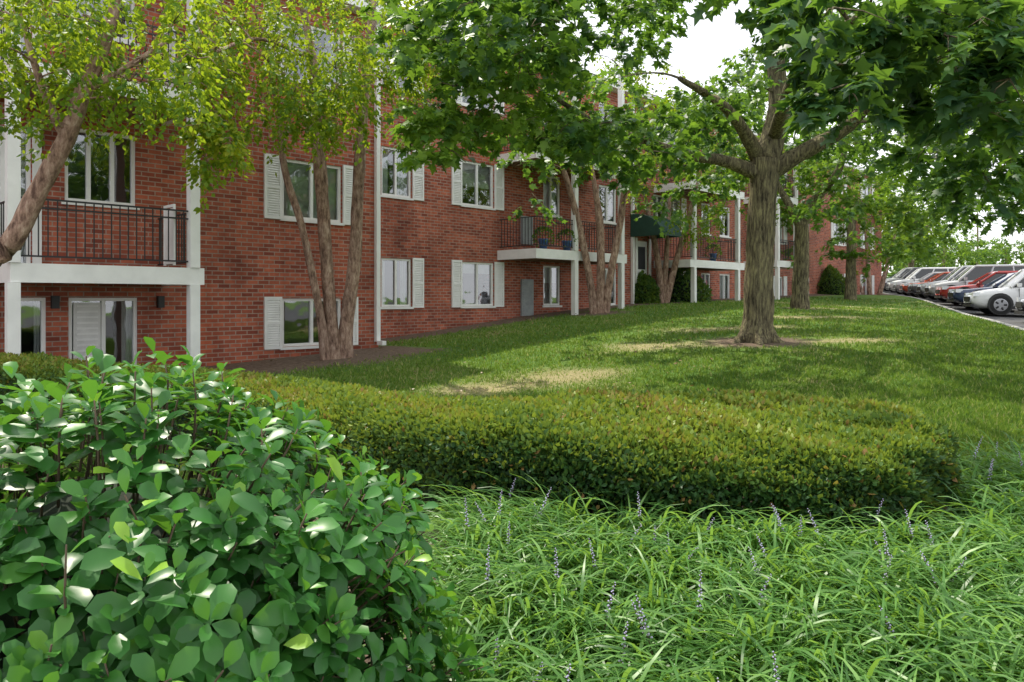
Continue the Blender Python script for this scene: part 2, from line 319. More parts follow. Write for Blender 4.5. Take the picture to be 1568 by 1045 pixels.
def roof(u0,u1,y,z,ov=.35):
    misc.box(u0-.1,u1+.1,y-ov,y+12+ov,z+.18,z+.22,0); trim.box(u0-.1,u1+.1,y-ov-.02,y+12+ov,z+.001,z+.178)
    misc.quad([(u0-.1,y-ov,z+.225),(u1+.1,y-ov,z+.225),(u1+.1,y+6,z+1.9),(u0-.1,y+6,z+1.9)],0)
    misc.quad([(u0-.1,y+6,z+1.9),(u1+.1,y+6,z+1.9),(u1+.1,y+12+ov,z+.225),(u0-.1,y+12+ov,z+.225)],0)
    for u in (u0-.1,u1+.1): wall.quad([(u,y-ov,z+.224),(u,y+12+ov,z+.224),(u,y+6,z+1.89)])
roof(-14,0,0,Z1)
misc.box(U(22,-1.6)-.3,U(313,-1.6)+.1,-1.75,-.36,Z1+.02,Z1+.17,1)
balcony(U(16,-1.6),U(313,-1.6),0,2.08,.26,1.6,[U(14,-1.6)+.05,U(298,-1.6)],-.2,Z1,n=2)
u=U(262,-1.4); 
for k in range(2):
    z=2.12+2.73*k
    trim.box(u,u+.03,-1.5,-1.1,z+.9,z+.94); trim.box(u,u+.03,-1.5,-1.46,z,z+.9); trim.box(u,u+.03,-1.14,-1.1,z,z+.9)
    trim.box(u+.005,u+.02,-1.46,-1.14,z+.02,z+.88)
dz=g1(-2.7,16.0)
trim.box(-.12,-.02,-.1,-.01,dz+.12,Z1); trim.box(-.12,-.02,-.3,-.101,dz+.05,dz+.14)
for uu in (a3-.25,b3+.3): iron.box(uu,uu+.1,-.1,-.003,1.45,1.65)
Y2=1.97; Z2=8.6; ops=[]
fl2=[(4.17,5.39),(1.4,2.62),(6.92,8.14)]
def col(pa,pb,sh,left=True,right=True,y=Y2,fl=fl2,levels=(0,1,2),cur=None,panes=2):
    a,b=U(pa,y),U(pb,y)
    for i in levels: 
        c,d=fl[i]; ops.append((a,b,c,d)); window(a,b,c,d,y,sh,left,right,panes,cur)
col(584,630,.36,left=False); col(707,756,.36)
col(832,858,0); col(917,944,0)
for pa,pb,c,d in ((797,814,3.22,4.05),(797,815,1.1,2.18)):
    a,b=U(pa,Y2),U(pb,Y2); misc.box(a,b,Y2-.06,Y2-.003,c,d,4)
    for z in np.arange(c+.05,d-.05,.07): misc.box(a+.04,b-.04,Y2-.075,Y2-.061,z,z+.035,4)
door=(U(975,Y2),U(993,Y2),1.55,3.65)
ops.append(door)
a,b,c,d=door; trim.box(a+.01,b-.01,Y2+.05,Y2+.09,c,d); misc.box(a+.15,b-.15,Y2+.035,Y2+.049,c+1.1,d-.2,2)
for s in (a-.12,b): trim.box(s,s+.12,Y2-.04,Y2-.003,c,d+.1)
col(1000,1016,0,levels=(0,2)); col(1022,1042,.34); col(1074,1088,0); col(1102,1118,0)
col(1150,1163,.33); col(1187,1199,.33); col(1222,1233,.33)
u=U(1240,Y2)+3
while u<U(1345,Y2):
    for c,d in fl2: ops.append((u,u+1.4,c+.3,d+.3)); window(u,u+1.4,c+.3,d+.3,Y2,.36)
    u+=4.2
UE=U(1350,Y2)
wallfront(0.0,UE,-.6,Z2,Y2,ops)
wall.quad([(UE,Y2,-.6),(UE,14,-.6),(UE,14,Z2),(UE,Y2,Z2)]); wall.quad([(0,14,-.6),(0,14,Z2),(UE,14,Z2),(UE,14,-.6)]); wall.quad([(0.01,Y2,Z1),(0.01,Y2,Z2),(0.01,14,Z2),(0.01,14,Z1)])
roof(0.1,UE,Y2,Z2)
balcony(U(821,Y2-1.5),U(960,Y2-1.5),Y2,2.98,.27,1.5,[U(882,Y2-1.5),U(953,Y2-1.5)],.3,Z2,n=2)
balcony(U(1057,Y2-1.5),U(1140,Y2-1.5),Y2,2.98,.27,1.5,[U(1064,Y2-1.5),U(1131,Y2-1.5)],.9,Z2,n=2)
balcony(U(1190,Y2-1.5),U(1222,Y2-1.5),Y2,3.2,.27,1.5,[U(1192,Y2-1.5),U(1220,Y2-1.5)],.9,Z2,n=2)
trim.box(U(965,Y2),U(965,Y2)+.1,Y2-.12,Y2-.02,1.3,Z2)
a,b=U(972,Y2-.2),U(1002,Y2-.2); n=8
for i in range(n):
    t0,t1=math.pi/2*i/n,math.pi/2*(i+1)/n
    f=lambda t:(Y2-.02-1.3*math.sin(t),3.75+.8*math.cos(t))
    misc.quad([(a,*f(t0)),(b,*f(t0)),(b,*f(t1)),(a,*f(t1))],5)
    misc.quad([(a,*f(t0)),(a,*f(t1)),(a,Y2-.02,3.75)],5); misc.quad([(b,*f(t0)),(b,*f(t1)),(b,Y2-.02,3.75)],5)
wall.obj('brick_walls',[M_brick],B); trim.obj('white_trim',[M_white],B); glass.obj('window_panes',[M_glass],B); iron.obj('iron_railings',[M_iron],B)
misc.obj('roof_soffits_curtains',[M_roof,M_soff,M_dark,M_curt,M_grey,M_awn],B)
def L2W(u,y,z): return (O1[0]+u*dX-y*dY,O1[1]+u*dY+y*dX,z)
# ---------------- trees ----------------
def fol(clumps,leaf,seed=0,droop=.3,flat=.65,hang=0.0):
    r=np.random.RandomState(seed); P=[];A=[];Nn=[];R=[];S=[]
    for cc_ in clumps:
        cx,cy,cz,cr,n=cc_[:5]; bst=cc_[5] if len(cc_)>5 else 0
        n=int(n); nt_=max(3,n//14); tw=nrmz(r.normal(size=(nt_,3))*[1,1,.6]+[0,0,-.1]); idx=r.randint(0,nt_,n); t=r.uniform(.25,1,n)**.8
        p=tw[idx]*(t*cr)[:,None]; p[:,2]*=flat; p[:,2]-=droop*cr*t**2
        if hang: p[:,:2]*=.6; p[:,2]-=hang*r.uniform(0,1,nt_)[idx]*t*cr*2.0
        p+=r.normal(size=(n,3))*.06*max(cr,.4); P.append(p+[cx,cy,cz])
        ax=tw[idx]*[1,1,.3]+r.normal(size=(n,3))*.55+[0,0,-.45-hang]; A.append(ax)
        Nn.append(r.normal(size=(n,3))*.45+[0,0,1]+tw[idx]*.3)
        R.append(np.clip(r.uniform(0,1,n)*.7+r.uniform(0,.3)+bst,0,1.15)); S.append(leaf*r.uniform(.6,1.15,n))
    return np.concatenate(P),np.concatenate(A),np.concatenate(Nn),np.concatenate(S),np.concatenate(R)
def tree(name,limbs,clumps,leaf,tmpl,tf,lm,bark,seed=0,droop=.3,flat=.65,hang=0,sides=9,maxr=.05):
    base=limbs[0][0][0]; e=empty(name,base); mb=MB(); nodes=[]; rr=random.Random(seed)
    off=Vector(base)
    for pts,rad in limbs:
        P=[Vector(p) for p in pts]; Q=[];RR=[]
        for i in range(len(P)-1):
            p0=P[max(i-1,0)];p1=P[i];p2=P[i+1];p3=P[min(i+2,len(P)-1)]
            for k in range(5):
                t=k/5; q=.5*((2*p1)+(-p0+p2)*t+(2*p0-5*p1+4*p2-p3)*t*t+(-p0+3*p1-3*p2+p3)*t**3)
                Q.append(q); RR.append(rad[i]*(1-t)+rad[i+1]*t)
        Q.append(P[-1]); RR.append(rad[-1])
        mb.tube([q-off for q in Q],RR,sides if RR[0]>.06 else 6,0,.07)
        for q,r_ in list(zip(Q,RR))[3:]: nodes.append((q,r_))
    cl=sorted(clumps,key=lambda c:min((Vector(c[:3])-n[0]).length for n in nodes))
    NP=np.array([tuple(n[0]) for n in nodes]); NR=[n[1] for n in nodes]
    for c in cl:
        cv=np.array(c[:3]); dd=np.linalg.norm(NP-cv,axis=1)+.9*np.maximum(0,NP[:,2]-cv[2]); j=int(dd.argmin())
        a=Vector(NP[j]); b=Vector(c[:3]); L=(b-a).length
        if L<.15: continue
        mid=(a+b)/2+Vector((rr.uniform(-.12,.12)*L,rr.uniform(-.12,.12)*L,.12*L)); r0=min(NR[j]*.65,maxr,.008+.014*L)
        pts=[]; n=6
        for k in range(n+1):
            t=k/n; q=a*(1-t)**2+mid*2*t*(1-t)+b*t*t; pts.append(q)
        rad=[r0*(1-.7*k/n) for k in range(n+1)]
        mb.tube([q-off for q in pts],rad,5,0)
        NP=np.concatenate([NP,[tuple(q) for q in pts[2:]]]); NR+=rad[2:]
        for k in range(3):
            q=b+Vector((rr.uniform(-1,1),rr.uniform(-1,1),rr.uniform(-.6,.3)))*c[3]*.7
            mb.tube([pts[-2]-off,(b+q)/2-off+Vector((0,0,.05)),q-off],[.007,.005,.002],4,0)
    mb.obj('trunk_and_branches',[bark],e,True)
    P,A,Nn,S,R=fol(clumps,leaf,seed,droop,flat,hang)
    leafmesh('foliage',P-np.array(base),A,Nn,S,tmpl,tf,lm,R,e)
    return e
def blob(c,r,n,cr,nl,seed,shell=.0):
    q=np.random.RandomState(seed); o=[]
    while len(o)<n:
        p=q.uniform(-1,1,3); d=np.linalg.norm(p)
        if d>1 or d<shell: continue
        o.append((c[0]+p[0]*r[0],c[1]+p[1]*r[1],c[2]+p[2]*r[2],cr*q.uniform(.7,1.25),nl*q.uniform(.5,1.3)))
    return o
q=np.random.RandomState(5); cl=[]
while len(cl)<300:
    x,y=q.uniform(-1,1,2); R=math.hypot(x,y)
    if R>1: continue
    X=5.6+x*7.3; Y=12.3+y*6.9
    if X<0.2 and Y>12: continue
    low=4.0-.5*R; 
    if Y<8.5 and X>1.5: low-=.45
    if R<.3: low+=.9
    z=low+abs(q.normal())*1.0+q.uniform(0,3.0)*(1-.35*R)
    if math.sin(X*1.15+.6)*math.sin(Y*1.0+1.1)>.5: continue
    cl.append((X,Y,z,q.uniform(.5,.85),q.uniform(70,150),.12*(q.uniform()<.4)))
for i in range(34):
    p=W(q.uniform(640,860),q.uniform(60,235),q.uniform(9,11.5)); cl.append((*p,.5,85,.42))  # leaf colour boosted: sunlit look painted into these clumps
for i in range(22):
    p=W(q.uniform(620,960),q.uniform(-60,70),q.uniform(8,11)); cl.append((*p,.6,90,.15))
for i in range(16):
    p=W(q.uniform(860,1060),q.uniform(150,265),q.uniform(9,12)); cl.append((*p,.5,80,.1))
for i in range(56):
    p=W(q.uniform(1230,1620),q.uniform(-40,185),q.uniform(5.2,7.2)); cl.append((*p,.42,60,-.12))
for i in range(18):
    p=W(q.uniform(1400,1620),q.uniform(180,285),q.uniform(8,11)); cl.append((*p,.55,90))
for i in range(16):
    p=W(q.uniform(1420,1620),q.uniform(262,325),q.uniform(12.5,15)); cl.append((*p,.6,80))
mb0=g1(4.4,13.5)
tb=W(1160,520,13.5)
limbs=[([(tb[0],tb[1],mb0-.15),(tb[0],tb[1],mb0+.1),(tb[0]+.01,13.5,mb0+.4),W(1163,400,13.5),W(1168,300,13.5),W(1172,245,13.5)],[.36,.31,.265,.245,.24,.27]),
([W(1166,268,13.5),W(1110,247,13.2),W(1050,237,12.8),W(985,215,12.3),W(915,190,11.6),W(850,150,10.8)],[.15,.10,.085,.07,.05,.03]),
([W(1180,262,13.5),W(1235,230,13.3),W(1290,200,13),W(1335,155,12.5),W(1375,115,12),W(1460,50,11)],[.18,.14,.12,.10,.08,.04]),
([W(1172,250,13.5),W(1192,165,13.6),W(1187,60,13.6),W(1200,-80,13.8)],[.25,.18,.15,.1]),
([W(1160,240,13.5),W(1135,195,13),W(1105,160,12.5),W(1040,120,12)],[.15,.1,.08,.04]),
([W(1185,210,13.5),W(1215,120,11.5),W(1260,60,9.5),W(1330,20,7)],[.13,.08,.055,.03]),
([W(1190,200,13.6),W(1260,120,16),W(1290,60,18)],[.13,.09,.05])]
for k in range(6):
    a_=k*1.05+.3; limbs.append(([(tb[0]+.14*math.cos(a_),13.5+.14*math.sin(a_),mb0+.35),(tb[0]+.28*math.cos(a_),13.5+.28*math.sin(a_),mb0+.06),(tb[0]+.52*math.cos(a_),13.5+.52*math.sin(a_),mb0-.08)],[.12,.10,.04]))
tree('maple_tree',limbs,cl,.15,MAPLE,MAPLEF,L_maple,M_maple,5,.25,.6,0,16)
b=W(1225,470,22); gb=g1(b[0],22)
tree('maple_tree',[([(b[0],22,gb-.1),W(1226,440,22),W(1228,385,22),W(1228,345,22)],[.3,.24,.2,.2]),([W(1228,350,22),W(1245,310,22),W(1285,260,21),W(1300,190,21)],[.16,.14,.1,.05]),([W(1227,350,22),W(1212,320,22),W(1190,280,22.5),W(1160,200,23)],[.14,.12,.08,.04])],
 blob((8.9,21.5,6.6),(4.6,3.6,2.7),100,.85,115,21),.17,MAPLE,MAPLEF,L_light,M_maple,22)
b=W(1303,462,33)
tree('maple_tree',[([(b[0],33,g1(b[0],33)-.1),W(1303,420,33),W(1304,370,33),W(1302,300,33)],[.28,.22,.2,.12])],blob((b[0]+.3,33,6.2),(5.2,4,3.4),95,1.0,100,31),.22,MAPLE,MAPLEF,L_light,M_maple,32)
def birch(limbs,cl,leaf=.075,seed=1,hang=.35,nm='river_birch_tree'):
    return tree(nm,limbs,cl,leaf,DIA,DIAF,L_birch,M_birch,seed,.35,.8,hang,9,.03)
q=np.random.RandomState(8); cl=[]
for i in range(54): cl.append((*W(q.uniform(-60,310),q.uniform(-60,140),q.uniform(6.8,8.6)),.42,140))
for i in range(16): cl.append((*W(q.uniform(0,210),q.uniform(90,190),q.uniform(7,8)),.3,85))
gg=g1(-5.6,7.5)
birch([([(-5.75,7.5,gg-.1),W(-35,430,7.5),W(15,375,7.5),W(60,290,7.5),W(100,215,7.5),W(128,140,7.5),W(165,50,7.5),W(200,-80,7.5)],[.14,.12,.105,.09,.085,.08,.06,.03]),
 ([W(100,215,7.5),W(60,120,7.3),W(30,20,7.2)],[.05,.04,.02]),([W(130,140,7.5),W(200,100,7.6),W(262,60,7.8)],[.04,.03,.02])],cl,.075,3,.45)
q=np.random.RandomState(9); cl=[]
for i in range(78): cl.append((*W(q.uniform(300,690),q.uniform(-70,140),q.uniform(10.2,13.6)),.6,165,.1*(q.uniform()<.5)))
for i in range(32): cl.append((*W(q.uniform(290,365),q.uniform(20,255),q.uniform(9,10)),.32,100,.25))
for i in range(26): cl.append((*W(q.uniform(360,600),q.uniform(100,195),q.uniform(11,13)),.4,100,.1))
g2=g1(-3.35,14.0)
def wb(px,Y): x=W(px,0,Y)[0]; return (x,Y,g2-.1)
birch([([wb(512,14),W(508,500,14),W(500,400,14),W(492,280,14),W(484,180,13.9),W(478,90,13.8),W(450,-60,13.5)],[.17,.125,.115,.12,.11,.09,.03]),
 ([wb(500,13.9),W(490,480,13.8),W(463,350,13.6),W(436,260,13.5),W(425,160,13.3),W(395,40,12.5)],[.12,.075,.065,.065,.05,.03]),
 ([wb(530,14.1),W(530,500,14.1),W(543,400,14.1),W(549,280,14.1),W(556,180,14),W(563,80,14),W(580,-60,13.8)],[.16,.13,.12,.11,.10,.085,.03]),
 ([W(478,90,13.8),W(400,60,11.5),W(330,80,9.6)],[.05,.03,.02])],cl,.09,4,.45)
q=np.random.RandomState(10)
cl=blob((2.6,20.5,6.6),(2.6,2.2,2.3),46,.65,130,41)
g3=g1(2.5,21.8); f3_=lambda px:(W(px,0,21.8)[0],21.8,g3-.1)
birch([([f3_(910),W(905,440,21.8),W(890,360,21.7),W(872,290,21.5),W(850,220,21)],[.15,.11,.10,.09,.04]),([f3_(918),W(920,420,21.8),W(918,340,21.8),W(905,250,21.8)],[.15,.12,.11,.05]),
 ([f3_(926),W(935,420,21.8),W(950,340,21.8),W(962,250,21.5),W(985,180,21)],[.13,.11,.10,.09,.04])],cl,.1,5)
cl=blob((6.0,26.3,6.6),(2.8,2,2.7),46,.7,120,42); g4=g1(5.3,26.5); f4=lambda px:(W(px,0,26.5)[0],26.5,g4-.1)
birch([([f4(1012),W(1010,420,26.5),W(1000,360,26.5),W(985,290,26.3)],[.16,.12,.1,.05]),([f4(1018),W(1030,420,26.5),W(1050,350,26.5),W(1068,280,26)],[.15,.12,.1,.05]),([f4(1015),W(1020,400,26.5),W(1026,300,26.5)],[.12,.1,.05])],cl,.11,6)
b=W(1335,458,42); g5=g1(b[0],42)
birch([([(b[0]+o,42,g5-.1),(b[0]+o*2.5,42,g5+2.2),(b[0]+o*4,42,g5+5)],[.14,.11,.05]) for o in (-.5,-.1,.4)],blob((b[0],42,6.0),(3.2,3,2.8),44,.9,100,43),.14,7)
for i,(px,Y,hz,rx,n) in enumerate([(1395,62,6.5,4.2,60),(1445,78,7.0,4.5,50),(1330,58,8,5,70),(1120,44,9,5,60),(1385,90,8,6,60),(1290,46,7.5,4.0,60),(1540,88,6.5,5,50)]):
    X=W(px,0,Y)[0]; 
    if i==3: X,Y=20,52
    g=g1(X,Y)
    tree('shade_tree',[([(X,Y,g-.1),(X,Y,g+1.6),(X+.1,Y,g+3.4),(X,Y,hz+1)],[.3,.22,.18,.08])],blob((X,Y,g+hz*.62),(rx,rx,hz*.38),n,1.2,100,60+i),.30,DIA,DIAF,L_light,M_maple,50+i)
cl=[]
q=np.random.RandomState(77)
for i in range(420):
    t=q.uniform(0,1); X=-10+t*160; Y=125+q.uniform(-6,6)-t*25; h=7.5+1.6*math.sin(X*.13)+1.3*math.sin(X*.37)
    g=EYE+1.0; cl.append((X,Y,g+q.uniform(0,1)**1.2*h,2.2,60))
P,A,Nn,S,R=fol(cl,.9,78,.1,.8)
leafmesh('distant_trees',P,A,Nn,S,DIA,DIAF,L_light,R)
# ---------------- shrubs ----------------
def shrub(name,c,r,n,leaf,seed,mat=L_hedge,cone=False):
    q=np.random.RandomState(seed); e=empty(name,c); d=nrmz(q.normal(size=(n,3))); d[:,2]=np.abs(d[:,2])-.15; d=nrmz(d)
    s=1+.06*np.sin(d[:,0]*7+seed)+.05*np.sin(d[:,2]*9+d[:,1]*5); P=d*np.array(r)*s[:,None]*q.uniform(.88,1.03,n)[:,None]
    if cone: P[:,:2]*=np.clip(1.25-.8*P[:,2:3]/r[2],.1,1)
    leafmesh('leaves',P,d+q.normal(size=(n,3))*.6,d+q.normal(size=(n,3))*.6+[0,0,.4],leaf*q.uniform(.7,1.2,n),DIA,DIAF,mat,q.uniform(.15,.65,n),e)
    mb=MB(); mb.tube([(0,0,-.2),(0,0,r[2]*.3),(0,0,r[2]*.75),(0,0,r[2]*.85)],[r[0]*.7,r[0]*.8,r[0]*(.25 if cone else .5),.03],12); mb.obj('inner_core',[M_core],e,True)
for px,Y,r,s in ((1043,27.5,(.95,.9,1.15),1),(985,26.5,(.5,.5,.95),2),(1272,38,(.85,.85,1.35),3)):
    X=W(px,0,Y)[0]; shrub('round_shrub',(X,Y,g1(X,Y)),r,2600,.13,s,L_hedge,s==3)
# ---------------- trimmed hedge ----------------
ZT=.80
def hp(px,py): Y=(ZT-EYE)*F/(HY-py); return ((px-CX)/F*Y,Y)
back=[hp(*p) for p in [(-250,540),(0,546),(200,556),(400,575),(560,593),(700,610),(830,611),(950,602),(1100,597),(1240,601),(1345,613),(1410,632),(1448,660)]]
front=[hp(*p) for p in [(-250,556),(0,566),(200,582),(380,603),(520,626),(650,646),(800,658),(950,665),(1080,670),(1200,674),(1310,680),(1395,678),(1446,664)]]
back=np.array(back);front=np.array(front)
def cr(P,t):
    n=len(P)-1; x=np.clip(t,0,.99999)*n; i=x.astype(int); f=(x-i)[:,None]
    p0=P[np.maximum(i-1,0)];p1=P[i];p2=P[i+1];p3=P[np.minimum(i+2,n)]
    return .5*((2*p1)+(-p0+p2)*f+(2*p0-5*p1+4*p2-p3)*f**2+(-p0+3*p1-3*p2+p3)*f**3)
prof=np.array([(.08,0),(.01,.22),(-.035,.48),(-.03,.66),(.005,.78),(.055,.87),(.13,.935),(.24,.98),(.36,1.0),(.52,1.02),(.7,1.01),(.84,.98),(.94,.92),(1.0,.8),(1.02,.5),(.98,.25),(.95,0)])
def hedge_pt(t,s):
    Fp=cr(front,t);Bp=cr(back,t); n=len(prof)-1; x=np.clip(s,0,.99999)*n; i=x.astype(int); f=x-i
    q_=prof[i]*(1-f)[:,None]+prof[i+1]*f[:,None]; xy=Fp*(1-q_[:,:1])+Bp*q_[:,:1]
    g=gz(xy[:,0],xy[:,1])-.03; top=ZT-.10*np.clip((t-.86)/.14,0,1)**2+.03*np.sin(xy[:,0]*1.9+.5)+.02*np.sin(xy[:,0]*4.3+xy[:,1]*3)+.01*np.sin(xy[:,0]*11+xy[:,1]*9)
    return np.stack([xy[:,0],xy[:,1],g+(top-g)*q_[:,1]],1)
H=empty('trimmed_hedge',(0,0,0))
ts=np.linspace(0,1,160); ss=np.linspace(0,1,46); TT,SS=np.meshgrid(ts,ss,indexing='ij'); P=hedge_pt(TT.ravel(),SS.ravel())
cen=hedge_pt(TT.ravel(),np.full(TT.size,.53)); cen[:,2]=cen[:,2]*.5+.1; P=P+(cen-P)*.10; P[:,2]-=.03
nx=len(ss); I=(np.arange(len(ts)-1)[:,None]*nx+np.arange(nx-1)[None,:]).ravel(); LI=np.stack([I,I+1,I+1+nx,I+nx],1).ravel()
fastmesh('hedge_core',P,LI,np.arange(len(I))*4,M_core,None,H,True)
q=np.random.RandomState(15); n=165000
t=1-q.uniform(0,1,n)**1.0*.95; s=q.uniform(0,.86,n); e=.003
P=hedge_pt(t,s); Pt=hedge_pt(np.clip(t-e,0,1),s); Ps=hedge_pt(t,np.clip(s+e,0,1))
nn=nrmz(np.cross(Pt-P,Ps-P))
cc=hedge_pt(t,np.full(n,.53)); cc[:,2]=.4; sg=np.sign(((P-cc)*nn).sum(1)); nn*=sg[:,None]
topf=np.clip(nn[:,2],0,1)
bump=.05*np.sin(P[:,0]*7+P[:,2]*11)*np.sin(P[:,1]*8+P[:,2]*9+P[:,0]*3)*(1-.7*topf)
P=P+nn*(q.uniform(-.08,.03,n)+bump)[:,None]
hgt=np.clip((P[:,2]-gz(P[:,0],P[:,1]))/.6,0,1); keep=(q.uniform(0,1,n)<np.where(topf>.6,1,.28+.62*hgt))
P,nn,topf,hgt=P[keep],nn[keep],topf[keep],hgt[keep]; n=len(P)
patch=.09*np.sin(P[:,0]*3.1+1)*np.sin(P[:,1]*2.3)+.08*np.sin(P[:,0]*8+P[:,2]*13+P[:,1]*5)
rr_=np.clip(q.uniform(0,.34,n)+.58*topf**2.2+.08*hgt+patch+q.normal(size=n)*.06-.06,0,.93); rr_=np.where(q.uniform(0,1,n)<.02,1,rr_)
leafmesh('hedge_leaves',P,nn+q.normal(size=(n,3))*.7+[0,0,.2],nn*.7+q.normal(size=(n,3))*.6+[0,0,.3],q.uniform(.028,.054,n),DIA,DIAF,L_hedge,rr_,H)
mb=MB(); q=np.random.RandomState(3)
for i in range(160):
    t=q.uniform(.45,.98); s=q.uniform(.03,.3); p=hedge_pt(np.array([t]),np.array([s]))[0]; b=hedge_pt(np.array([t]),np.array([.5]))[0]; g=g1(b[0],b[1])
    mb.tube([(b[0],b[1]-.2,g),((p[0]+b[0])/2,(p[1]+b[1])/2-.1,g+.25),tuple(p)],[.012,.008,.004],5)
mb.obj('hedge_twigs',[M_stem],H)
# ---------------- laurel bush ----------------
LB=empty('broadleaf_laurel_bush',(-1.28,2.15,0)); q=np.random.RandomState(20)
C=np.array([0,0,.36]); RAD=np.array([1.16,1.0,.97])
def surf(d): 
    s=1+.05*np.sin(d[:,0]*6+1)*np.cos(d[:,1]*5)+.05*np.sin(d[:,2]*7+d[:,0]*3)+.035*np.sin(d[:,0]*15+d[:,2]*13)
    p=np.sign(d)*np.abs(d)**.82; p=nrmz(p)*(.5+.5*np.linalg.norm(p,axis=1)[:,None]); return C+p*RAD*s[:,None]
nS=3500; d=nrmz(q.normal(size=(nS,3))); d=d[(d[:,2]>-.5)&(d[:,1]<.62)]; S0=surf(d)*1.0
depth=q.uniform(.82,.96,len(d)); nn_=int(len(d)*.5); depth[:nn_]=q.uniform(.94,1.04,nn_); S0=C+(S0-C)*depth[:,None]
stem=nrmz(d*1.0+[0,0,.5]+q.normal(size=d.shape)*.32)
P=[];A=[];Nn=[];S=[];R=[]; mb=MB()
for i in range(len(d)):
    k=q.randint(6,9); a0=q.uniform(0,6.28); u=nrmz(np.cross(stem[i],[.3,.2,.9])); w=np.cross(stem[i],u); yg=q.uniform(0,1)<.2
    L=q.uniform(.05,.11)
    for j in range(k):
        f=j/(k-1); a=a0+j*2.4; rad=u*math.cos(a)+w*math.sin(a)
        P.append(S0[i]-stem[i]*L*(1-f)+rad*.004); up=.08+.72*f**2
        A.append(rad*(1-up*.5)+stem[i]*up+np.array([0,0,-.12])*(1-f)+q.normal(size=3)*.12); Nn.append(stem[i]*.8+d[i]*.4-rad*up*.8+q.normal(size=3)*.22)
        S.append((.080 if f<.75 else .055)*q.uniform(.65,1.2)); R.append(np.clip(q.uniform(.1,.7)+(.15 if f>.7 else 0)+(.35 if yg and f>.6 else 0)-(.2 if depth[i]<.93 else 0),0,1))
    if i%2==0: mb.tube([tuple(S0[i]-stem[i]*L*2.2-d[i]*.12),tuple(S0[i]-stem[i]*L),tuple(S0[i])],[.004,.003,.002],4)
P=np.array(P)
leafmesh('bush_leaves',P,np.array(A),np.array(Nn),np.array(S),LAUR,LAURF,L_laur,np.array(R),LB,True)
for i in range(70):
    dd=nrmz(q.normal(size=3)+[0,0,.5]); p=C+dd*RAD*.85
    mb.tube([(q.uniform(-.1,.1),q.uniform(-.1,.1),0),tuple(C*.5+dd*RAD*.4),tuple(p)],[.018,.011,.005],5)
mb.obj('bush_stems',[M_stem],LB,True)
n=26; m_=18; V=[];
for i in range(m_+1):
    for j in range(n): 
        ph=math.pi*i/m_; th_=2*math.pi*j/n; V.append((math.sin(ph)*math.cos(th_),math.sin(ph)*math.sin(th_),math.cos(ph)))
V=surf(np.array(V)+1e-5); V=C+(V-C)*.68; I=[];
for i in range(m_):
    for j in range(n): I+= [i*n+j,(i+1)*n+j,(i+1)*n+(j+1)%n,i*n+(j+1)%n]
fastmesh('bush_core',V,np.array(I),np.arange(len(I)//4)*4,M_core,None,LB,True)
# ---------------- liriope ----------------
LR=empty('liriope_ground_cover',(1.5,3.5,0)); q=np.random.RandomState(30); tufts=[]
tries=0
while len(tufts)<330 and tries<40000:
    tries+=1; X=q.uniform(-.35,5.6); Y=q.uniform(1.75,5.6)
    if X>.682*Y+1.0: continue
    fy=float(np.interp(X,front[:,0][4:12],front[:,1][4:12])) if X<2.75 else 5.5
    if Y>fy-.12: continue
    if X<-.24+.04*math.sin(Y*5): continue
    if any((X-a)**2+(Y-b)**2<.165**2 for a,b in tufts): continue
    tufts.append((X,Y))
NB=84; K=8
T=np.array(tufts); M=len(T)*NB
tx=np.repeat(T,NB,0); az=q.uniform(0,2*math.pi,M); el=np.radians(q.uniform(50,84,M)); Ln=q.uniform(.28,.58,M)
bend=q.uniform(1.4,2.4,M); wd=q.uniform(.0042,.0075,M)
dirs=np.repeat(np.stack([.45*np.sin(T[:,0]*2.1+T[:,1])-.25,.4*np.cos(T[:,0]*1.7-T[:,1]*1.3)-.6],1)+q.normal(size=(len(T),2))*.3,NB,0)
hd=nrmz(np.stack([np.cos(az),np.sin(az)],1)+dirs*q.uniform(.4,1.6,M)[:,None])
pos=np.stack([tx[:,0]+hd[:,0]*.03+q.normal(size=M)*.03,tx[:,1]+hd[:,1]*.03+q.normal(size=M)*.03,np.zeros(M)],1); pos[:,2]=np.repeat(gz(T[:,0],T[:,1])+q.uniform(0,.08,len(T)),NB)+.05*q.uniform(0,1,M)
Vs=np.zeros((M,K*2,3)); side=np.stack([-hd[:,1],hd[:,0],np.zeros(M)],1); tw=q.normal(size=M)*.4
cur=pos.copy()
for k in range(K):
    f=k/(K-1); w=wd*(1-.85*f**3)*(0.7+.6*min(1,f*3))
    sd=side*np.cos(tw*f)[:,None]+np.array([0,0,1])*np.sin(tw*f)[:,None]
    Vs[:,2*k]=cur-sd*w[:,None]; Vs[:,2*k+1]=cur+sd*w[:,None]
    e=el-bend*f**1.3; st=Ln/(K-1)
    cur=cur+np.stack([hd[:,0]*np.cos(e)*st,hd[:,1]*np.cos(e)*st,np.sin(e)*st],1)
ff=[(2*k,2*k+1,2*k+3,2*k+2) for k in range(K-1)]; L=np.array(ff).ravel()
LI=(L[None,:]+(np.arange(M)*K*2)[:,None]).ravel()
Vs-=np.array([1.5,3.5,0])
fastmesh('liriope_blades',Vs.reshape(-1,3),LI,np.arange(M*(K-1))*4,L_liri,np.repeat(q.uniform(0,1,M),K*2),LR,True)
mb=MB()
